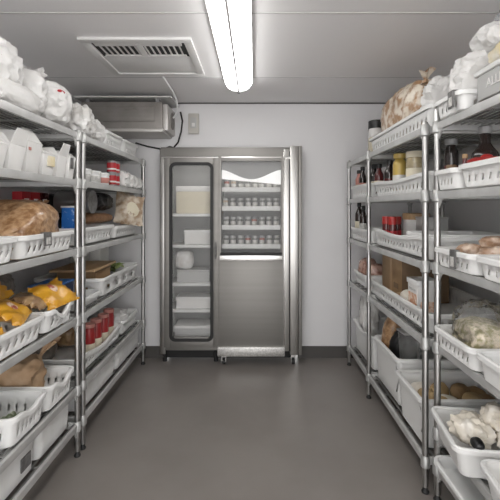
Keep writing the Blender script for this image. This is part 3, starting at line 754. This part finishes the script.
pouch('coffee_pouch', 'tan printed pouch leaning out over the crate by the back wall', 'pouch', (-1.075, 3.36, z+.20), .24, .27, .10, 'tanbag', (1.2, .22, .62), 36, 'cream', (.12, -.1, .5, .5))
z = LZ[2] + E
cl('low white tray by the post on the fourth left shelf', z, 2.37, 2.74, .055, slots=False, name='plastic_tray', cat='tray')
cl('white crate with cut out front by the back wall on fourth left shelf', z, 2.75, 3.585, .125, cw=.20, slant=0, dip=.0)
carton('food_box', 'brown box under the pale board on fourth left shelf', 'box', (-1.27, 2.985, z+.01), (.28, .28, .165), 'card', lid='card2', lidh=.02)
t = thing('serving_board', 'pale yellow wooden board lying on the brown box', 'board', (-1.25, 2.95, z+.181), (.0, .0, .05))
bm = BM(); add_box(bm, (0, 0, .008), (.30, .50, .016), bevel=.004); obj('board_top', bm, 'wood', t)
bm = BM(); add_box(bm, (0, .255, .008), (.05, .02, .014), bevel=.003); obj('board_grip', bm, 'wood', t)
carton('food_box', 'white standing box behind the green leaves', 'box', (-1.33, 3.42, z+.01), (.09, .19, .285), 'paper', lid='white2', lidh=.015)
carton('food_box', 'grey standing box left of the white standing box', 'box', (-1.42, 3.24, z+.01), (.09, .15, .28), 'ltgrey', lid='trayg', lidh=.015)
leaves('leafy_greens', 'bright green leaves at the end of the fourth left shelf', (-1.19, 3.36, z+.09), (.06, .10, .05), 40, 'leaf', 9, .06)
z = LZ[1] + E
cl('white slotted crate holding the red jars on the fifth left shelf', z, 2.37, 3.17, .105, slant=.5, dip=.03)
cl('white slotted crate of white bags by the back wall', z, 3.18, 3.59, .105, slant=.5)
j0 = None
for i, (x, y) in enumerate(((-1.12, 2.70), (-1.12, 2.82), (-1.12, 2.95), (-1.13, 3.09))):
    lab = ['red jar nearest the post in the left crate', 'second red jar from the post in the left crate', 'third red jar from the post in the left crate', 'red jar farthest from the post on the fifth left shelf'][i]
    if j0 is None: j0 = jar('sauce_jar', lab, 'jar', (x, y, z+.008), r=.038, h=.225, body='redj', lid='pink', band='cream', neck=.94, lidh=.09, br=(.14, .46), group='red sauce jars')
    else: dup(j0, (x, y, z+.008), (0, 0, i), lab)
bag('plastic_bag', 'white plastic bag in the crate behind the red jars', 'bag', (-1.24, 3.385, z+.01), (.30, .26, .14), 'bagw', seed=38, amp=.25)
bag('black_bag', 'dark bag behind the red jars', 'bag', (-1.38, 2.58, z+.012), (.16, .22, .24), 'dkbag', seed=39, cuts=8)
z = LZ[0] + E
binl('white bin under the red jars on the bottom left shelf', 2.37, 2.98)
binl('white bin on the bottom left shelf beside the back wall', 2.99, 3.59)

# ================================================================= RIGHT NEAR
def crn(label, z, y0, y1, H, W=.48, xf=.838, **k): return cr(label, z, y0, y1, H, W, xf, **k)
z = RN[5] + E
crn('white crate with grey clip tag on the top right shelf', z, 1.645, 1.903, .075, holder=(.07, .05, .07))
bag('plastic_bag', 'white plastic bag above the grey clip tag on the top right shelf', 'bag', (.995, 1.775, z+.012), (.22, .18, .255), 'bagw', seed=51, n=2.6, amp=.2, freq=9, cuts=20)
bag('plastic_bag', 'largest white plastic bag heaped highest on the top right shelf', 'bag', (1.085, 1.745, z+.272), (.23, .21, .11), 'bagw', seed=52, n=2.5, amp=.2, freq=8, cuts=22)
t = thing('display_tray', 'grey lettered tray box at the front edge of the top right shelf', 'tray', (1.0, 1.45, z+.02))
bm = BM(); add_box(bm, (0, 0, .05), (.19, .36, .10), bevel=.005); obj('box_body', bm, 'ltgrey', t)
bm = BM(); add_box(bm, (0, 0, .108), (.21, .38, .02), bevel=.004); obj('lid', bm, 'white2', t)
for y in (-.13, .13):
    bm = BM(); add_box(bm, (0, y, -.009), (.15, .04, .018)); obj('foot', bm, 'grey', t)
def text_mesh(name, body, size, parent, loc, rot, mat):
    cu = bpy.data.curves.new(name, 'FONT'); cu.body = body; cu.size = size; cu.extrude = .0015; cu.align_x = 'CENTER'; cu.align_y = 'CENTER'
    tmp = bpy.data.objects.new(name, cu); COL.objects.link(tmp)
    me = bpy.data.meshes.new_from_object(tmp.evaluated_get(bpy.context.evaluated_depsgraph_get()))
    bpy.data.objects.remove(tmp)
    me.name = name; me.materials.clear(); me.materials.append(M[mat])
    o = bpy.data.objects.new(name, me); COL.objects.link(o); o.parent = parent; o.location = loc; o.rotation_euler = rot
    return o
text_mesh('lettering', 'ALLELLL', .05, t, (-.0975, .02, .052), (PI/2, 0, -PI/2), 'paper')
bag('plastic_bag', 'pale yellow bag behind the lettered tray on the top right shelf', 'bag', (.995, 1.46, z+.139), (.17, .32, .085), 'yell', seed=53, amp=.13)
bag('clear_bag', 'clear bag with blue print on top of the heaped white bags', 'bag', (1.15, 1.79, z+.37), (.13, .13, .12), 'bluefilm', seed=54, amp=.25, cuts=9, mark=('navy', (-.066, .01, .03), (.006, .05, .02)))
z = RN[4] + E
crn('white crate with the small jar on the second right shelf', z, 1.69, 1.903, .085, cw=.05)
crn('white crate under the red lid on the second right shelf', z, 1.20, 1.68, .09)
jar('condiment_jar', 'small brown capped cream jar in the white crate beside the right post', 'jar', (.91, 1.855, z+.012), .024, .105, 'cream', 'card2', None)
bottle('slim dark sauce bottle with red label by the right post', (1.03, 2.10, z+.012), .036, .27, 'dkglass', 'cap', 'dkred', neckr=.7, sh=.7)
bottle('large dark round bottle with grey cap behind the red lid', (1.035, 1.80, z+.012), .056, .275, 'dkglass', 'cap', None, neckr=.42, sh=.5)
bottle('large dark bottle at picture edge behind the red lid', (1.17, 1.82, z+.012), .052, .26, 'dkglass', 'capb', None, neckr=.42, sh=.55)
bottle('short brown bottle between the slim and large dark bottles', (.95, 1.81, z+.012), .016, .15, 'dkred', 'wood', 'cream', neckr=.6)
t = thing('plate_lid', 'round red lid lying on the white crate rim', 'lid', (.95, 1.64, z+.0985), (.0, .0, 0))
bm = BM(); add_lathe(bm, [(.06, 0), (.072, .008), (.074, .016), (.06, .024), (.03, .028), (.004, .029)], 28); obj('lid_disc', bm, 'redlid', t)
bm = BM(); add_lathe(bm, [(.02, .027), (.022, .034), (.012, .04), (.003, .041)], 16); obj('lid_knob', bm, 'redlid', t)
z = RN[3] + E
crn('white crate with grey clip tag on the third right shelf', z, 1.555, 1.903, .08, holder=(.04, .05, .075))
crn('white crate of pastries on the third right shelf at picture edge', z, 1.10, 1.545, .08)
for i, (x, y, zz, sz, r, m) in enumerate(((.97, 1.80, .028, (.10, .13, .08), .4, 'tanmeat'), (1.09, 1.81, .028, (.11, .12, .08), -.5, 'tanmeat'), (.99, 1.66, .028, (.11, .12, .08), 1.1, 'tanmeat'), (1.11, 1.67, .028, (.10, .13, .08), .2, 'meat'), (1.04, 1.74, .085, (.10, .11, .06), .8, 'tanmeat'), (1.21, 1.76, .028, (.09, .13, .08), .3, 'tanmeat'))):
    lump('pastry', ['tan pastry nearest the grey clip tag in the third right crate', 'tan pastry at the far side of the third right crate', 'tan pastry at the near front of the third right crate', 'reddish brown pastry at the near side of the third right crate', 'topmost tan pastry on the pile in the third right crate', 'tan pastry at the back of the third right crate'][i], 'pastry', (x, y, z+zz), sz, m, (0, .1, r), 120+i, .22, 16, group='pastries in the third right crate', cuts=10)
bag('pastry_bag', 'bag of tan pastries in the crate at the very picture edge', 'food', (1.05, 1.32, z+.01), (.22, .2, .12), 'tanmeat', seed=57, amp=.18)
z = RN[2] + E
crn('white slotted crate under the grain bag on the fourth right shelf', z, 1.555, 1.903, .09, cw=.05)
crn('white crate at the picture edge on the fourth right shelf', z, 1.1, 1.545, .095, slots=False)
t = bag('grain_bag', 'bag of mixed pale grains on the fourth right shelf', 'bag', (.985, 1.73, z+.012), (.19, .25, .15), 'rice', seed=59, n=3.0, amp=.10)
obj('film_top', blob_bm(.195, .255, .23, n=2.5, amp=.16, freq=10, seed=63, cuts=12), 'clear2', t)
t = bag('clear_bag', 'crinkled clear bag of dark contents right of the grain bag', 'bag', (1.17, 1.74, z+.016), (.14, .20, .25), 'clear', seed=60, amp=.3, freq=11)
lump('produce_lump', 'dark contents inside the crinkled clear bag', 'food', (1.17, 1.74, z+.08), (.08, .12, .11), 'dkbag', seed=61)
carton('food_box', 'brown box at the back behind the grain bag', 'box', (1.355, 1.76, z+.001), (.05, .22, .24), 'card2')
z = RN[1] + E
crate('deep white tub of pale vegetables jutting out by the right post', (1.058, 1.69, z+.001), .35, .52, .122, PI-.14, .10, False, name='plastic_tub', cat='tub')
crate('white tub with a tan box at the bottom right picture corner', (1.061, 1.276, z+.001), .38, .52, .122, PI-.14, .10, False, name='plastic_tub', cat='tub')
for i, (x, y, s_, r) in enumerate(((.91, 1.69, (.13, .17, .11), .5), (1.04, 1.61, (.12, .13, .11), -.4), (1.07, 1.745, (.12, .13, .11), .9), (1.17, 1.62, (.11, .14, .10), .1), (.955, 1.775, (.10, .10, .09), .6), (1.20, 1.73, (.11, .11, .10), .8), (1.02, 1.70, (.11, .12, .11), .3))):
    lump('pale_vegetable', ['long pale vegetable foremost in the deep white tub', 'pale knobbly vegetable at the near side of the deep white tub', 'pale vegetable at the far side of the deep white tub', 'pale round vegetable right in the deep white tub', 'small pale vegetable at the far front corner of the tub', 'pale vegetable at the back of the deep white tub', 'topmost pale vegetable in the middle of the deep white tub'][i], 'vegetable', (x, y, z+(.068, .068, .07, .062, .062, .065, .115)[i]), s_, 'pale', (0, .1, r), 70+i, .34, 14, group='pale vegetables in the tub', cuts=12)
lump('black_mushroom', 'small black lump at the near front of the white tub', 'vegetable', (.875, 1.575, z+.115), (.045, .06, .04), 'blk', seed=77)
carton('food_box', 'tan pink box standing in the bottom right corner tub', 'box', (1.07, 1.29, z+.012), (.26, .20, .165), 'tanbag', lid='paper', lidh=.012, rotz=-.14)
lump('brown_potato', 'reddish brown potato at the back of the white tub', 'vegetable', (1.25, 1.65, z+.09), (.06, .06, .08), 'meat', seed=78)
z = RN[0] + E
crn('low white tray on the bottom right shelf by the post', z, 1.5, 1.91, .05, slots=False, name='plastic_tray', cat='tray')
crn('low white tray on the bottom right shelf at picture bottom', z, 1.05, 1.49, .05, slots=False, name='plastic_tray', cat='tray')
# ================================================================= RIGHT MIDDLE
z = RZ[4] + E
cr('long white slotted crate holding the tan patterned bag on top right', z, 2.01, 3.09, .115, slant=.3)
bag('snack_bag', 'long tan patterned bag in the top right crate', 'bag', (1.065, 2.645, z+.012), (.33, .72, .365), 'tan', n=3.3, seed=81, amp=.08, freq=5, neck=(-.08, -.33, .30, .05, -.02, -.07), cuts=18)
bag('plastic_bag', 'white film bag at the near end of the tan patterned bag', 'bag', (1.03, 2.145, z+.012), (.24, .13, .27), 'bagw', seed=82, cuts=18, freq=9, amp=.25)
jar('pickle_jar', 'pale jar with black lid at the end of the top right shelf', 'jar', (1.0, 3.30, z), .062, .31, 'paper', 'capb', 'cream', neck=.94, lidh=.2)
z = RZ[3] + E
cr('white slotted crate under the yellow bottle on the second right shelf', z, 2.01, 2.99, .10, slant=.3, dip=.012)
bottle('yellow mustard bottle with white label on the second right shelf', (.97, 2.68, z+.008), .045, .275, 'mustard', 'mustard', 'paper', neckr=.75, sh=.72)
jar('pickle_jar', 'wide glass jar with cream label right of the yellow bottle', 'jar', (.97, 2.42, z+.008), .054, .25, 'jarg', 'cream', 'cream', neck=.92, lidh=.13)
for i, (x, y, h, b, l) in enumerate(((.955, 2.84, .25, 'dkglass', 'dkred'), (1.06, 2.88, .27, 'dkglass', None), (.955, 3.08, .25, 'dkred', 'cream'), (.96, 3.22, .26, 'dkglass', 'cream'))):
    bottle(['dark bottle with red label next to the yellow bottle', 'tall plain black bottle behind the row on the second right shelf', 'dark red bottle with pale label on the second right shelf', 'dark bottle with cream label behind the right post'][i], (x, y, z+.008), .036, h, b, 'capb', l, neckr=.5)
cr('white slotted crate at the end of the second right shelf', z, 3.0, 3.565, .10, slant=.3, xf=.845, taper=.02)
bottle('small pinkish bottle at the end of the second right shelf', (.91, 3.50, z+.008), .03, .24, 'pink', 'capb', 'cream', neckr=.5)
bottle('dark bottle left of the post on the second right shelf', (.915, 3.40, z+.008), .03, .26, 'dkglass', 'capb', 'pink', neckr=.5)
z = RZ[2] + E
cr('white slotted crate under the red jars on the third right shelf', z, 2.01, 2.99, .115, slant=.5, dip=.02)
j1 = None
for i, (x, y) in enumerate(((.94, 2.86), (.95, 2.76), (1.0, 2.82))):
    lab = ['red topped jar nearest the post on the third right shelf', 'red topped jar beside the wood lidded tub', 'red topped jar at the back of the trio'][i]
    if j1 is None: j1 = jar('relish_jar', lab, 'jar', (x, y, z+.008), .03, .20, 'dkred', 'redlid', 'red', neck=.95, lidh=.25, group='red topped jars')
    else: dup(j1, (x, y, z+.008), None, lab)
jar('food_tub', 'white round tub with pale wooden lid on the third right shelf', 'tub', (1.12, 2.78, z+.008), .085, .225, 'white2', 'wood', None, neck=.98, lidh=.18)
carton('food_box', 'light grey box right of the wood lidded tub', 'box', (1.13, 2.56, z+.008), (.14, .15, .20), 'ltgrey', lid='trayg', lidh=.015)
cr('grey white shallow tray nested in the third right crate', z+.075, 2.03, 2.42, .05, W=.42, slots=False, xf=.90, name='plastic_tray', cat='tray')
cr('white slotted crate at the end of the third right shelf', z, 3.0, 3.565, .095, slant=.3, xf=.845, taper=.02)
bottle('tall dark bottle with cream label at end of third right shelf', (.912, 3.50, z+.008), .036, .31, 'dkglass', 'capb', 'cream', neckr=.4)
bottle('dark bottle with pale label beside the post on third right shelf', (.915, 3.38, z+.008), .032, .28, 'dkglass', 'capb', 'labelw', neckr=.4)
z = RZ[1] + E
cr('long white slotted crate holding the cardboard box', z, 2.01, 3.19, .105, slant=.5, dip=.0)
carton('cardboard_box', 'brown cardboard box standing in the long right crate', 'box', (1.14, 2.88, z+.01), (.32, .40, .285), 'card', prints=(('tape_strip', 'wood', (-.1605, 0, .14), (.002, .05, .27)), ('printed_mark', 'card2', (-.1605, -.1, .10), (.002, .09, .035)), ('side_panel', 'card2', (0, -.2005, .143), (.31, .002, .27))))  # dark sheet on the near face: its shade put into the colour
carton('ice_cream_carton', 'white carton with food picture in front of the cardboard box', 'carton', (.985, 2.34, z+.03), (.13, .145, .20), 'paper', lid='white', lidh=.03, taper=.10, prints=(('food_picture', 'orange', (-.0645, 0, .085), (.003, .115, .075)), ('printed_text', 'ltgrey', (-.0655, 0, .145), (.003, .09, .012)), ('food_picture', 'orange', (0, -.071, .055), (.09, .002, .06))))
lump('produce_lump', 'pale lump beside the food picture carton in the long crate', 'food', (.98, 2.52, z+.05), (.12, .14, .08), 'pale', seed=84)
lump('produce_lump', 'dark lump beneath the cardboard box front', 'food', (.955, 2.60, z+.04), (.08, .10, .06), 'potatob', seed=85)
cr('small white crate of meat packs at the end of fourth right shelf', z, 3.205, 3.57, .10, slant=.4)
bag('meat_pack', 'pinkish meat pack at the end of the fourth right shelf', 'food', (.98, 3.47, z+.04), (.15, .12, .17), 'meat', seed=86, amp=.15)
bag('meat_pack', 'brown meat pack behind the post on the fourth right shelf', 'food', (1.01, 3.32, z+.012), (.16, .10, .17), 'meat', seed=87, amp=.15, cuts=9)
z = RZ[0] + E
def bigbin(lab, y0, y1, H, xf=.866, dip=.0): return cr(lab, z, y0, y1, H, .50, xf, slots=False, name='storage_bin', cat='bin', taper=.05, dip=dip, rimw=.018)
bigbin('tall white bin holding the black bag on the bottom right shelf', 2.45, 2.95, .295)
crate('white bin of potatoes jutting out on the bottom right shelf', (1.095, 2.215, z+.001), .40, .52, .255, PI, .08, False, name='storage_bin', cat='bin', rimw=.018)
bigbin('tall white bin nearest the back wall on the bottom right shelf', 3.005, 3.57, .255, dip=.03)
bag('bread_bag', 'brown bread bag tilted in the tall right bin', 'bread', (.965, 2.86, z+.14), (.12, .14, .33), 'bread', n=2.5, seed=91, amp=.1, rot=(.15, -.0, .2))
bag('black_bag', 'black plastic bag in the tall right bin', 'bag', (1.03, 2.71, z+.10), (.22, .13, .30), 'blk', seed=92, amp=.16)
t = thing('clear_container', 'clear container standing behind the black bag', 'container', (1.0, 2.555, z+.22), (0, .0, .1))
bm = BM(); add_box(bm, (0, 0, .11), (.14, .11, .22), bevel=.015, taper=.15); obj('container_body', bm, 'clearbox', t)
bm = BM(); add_box(bm, (0, 0, .225), (.15, .12, .014), bevel=.005); obj('lid', bm, 'trayg', t)
bag('produce_bag', 'grey clear bag standing in the bin nearest the back wall', 'bag', (.98, 3.44, z+.10), (.15, .18, .40), 'bagc', seed=93, amp=.2)
pp = [(.965, 2.33, 'pale'), (1.06, 2.30, 'potato'), (.95, 2.20, 'potato'), (1.05, 2.17, 'pale'), (1.17, 2.28, 'potatob'), (1.17, 2.15, 'potato'), (1.25, 2.27, 'potatob'), (1.25, 2.15, 'potatob'), (.98, 2.115, 'potato')]
pl = ['pale peeled potato at the far front of the potato bin', 'tan potato second from the front at the far side', 'tan potato at the front middle of the bin', 'pale peeled potato in the centre of the bin', 'brown potato at the far side behind the right posts', 'tan potato behind the right posts', 'brown potato at the back far corner of the bin', 'brown potato at the back near corner of the bin', 'tan potato at the near front of the bin']
for i, (x, y, m) in enumerate(pp):
    lump('potato', pl[i], 'potato', (x, y, z+.13 + .01*(i % 3)), (.12, .10, .085), m, (0, 0, i*.9), 100+i, .14, 8, group='potatoes in the right bin')
bm = BM(); add_box(bm, (1.1, 2.215, z+.075), (.34, .25, .13)); 
o = obj('potato_bed', bm, 'potatob'); tag(o, 'mass of potatoes filling the bin under the top layer', 'potatoes'); o['kind'] = 'stuff'

# ------------------------------------------------------------------ world, camera
w = bpy.data.worlds.new('world'); bpy.context.scene.world = w; w.use_nodes = True
w.node_tree.nodes['Background'].inputs[0].default_value = (1, .992, .99, 1); w.node_tree.nodes['Background'].inputs[1].default_value = 2.0
cam = bpy.data.cameras.new('camera'); co = bpy.data.objects.new('camera', cam); COL.objects.link(co)
co.location = (0, 0, 1.41); co.rotation_euler = (PI/2, 0, 0)
cam.sensor_width = 36; cam.lens = 36 * 400 / 500; cam.shift_x = -.01; cam.shift_y = -.084; cam.clip_start = .02
sc = bpy.context.scene; sc.camera = co
sc.view_settings.view_transform = 'Standard'; sc.view_settings.look = 'None'; sc.view_settings.exposure = .9; sc.view_settings.gamma = 1.
sc.cycles.max_bounces = 10; sc.cycles.diffuse_bounces = 6; sc.cycles.transparent_max_bounces = 16
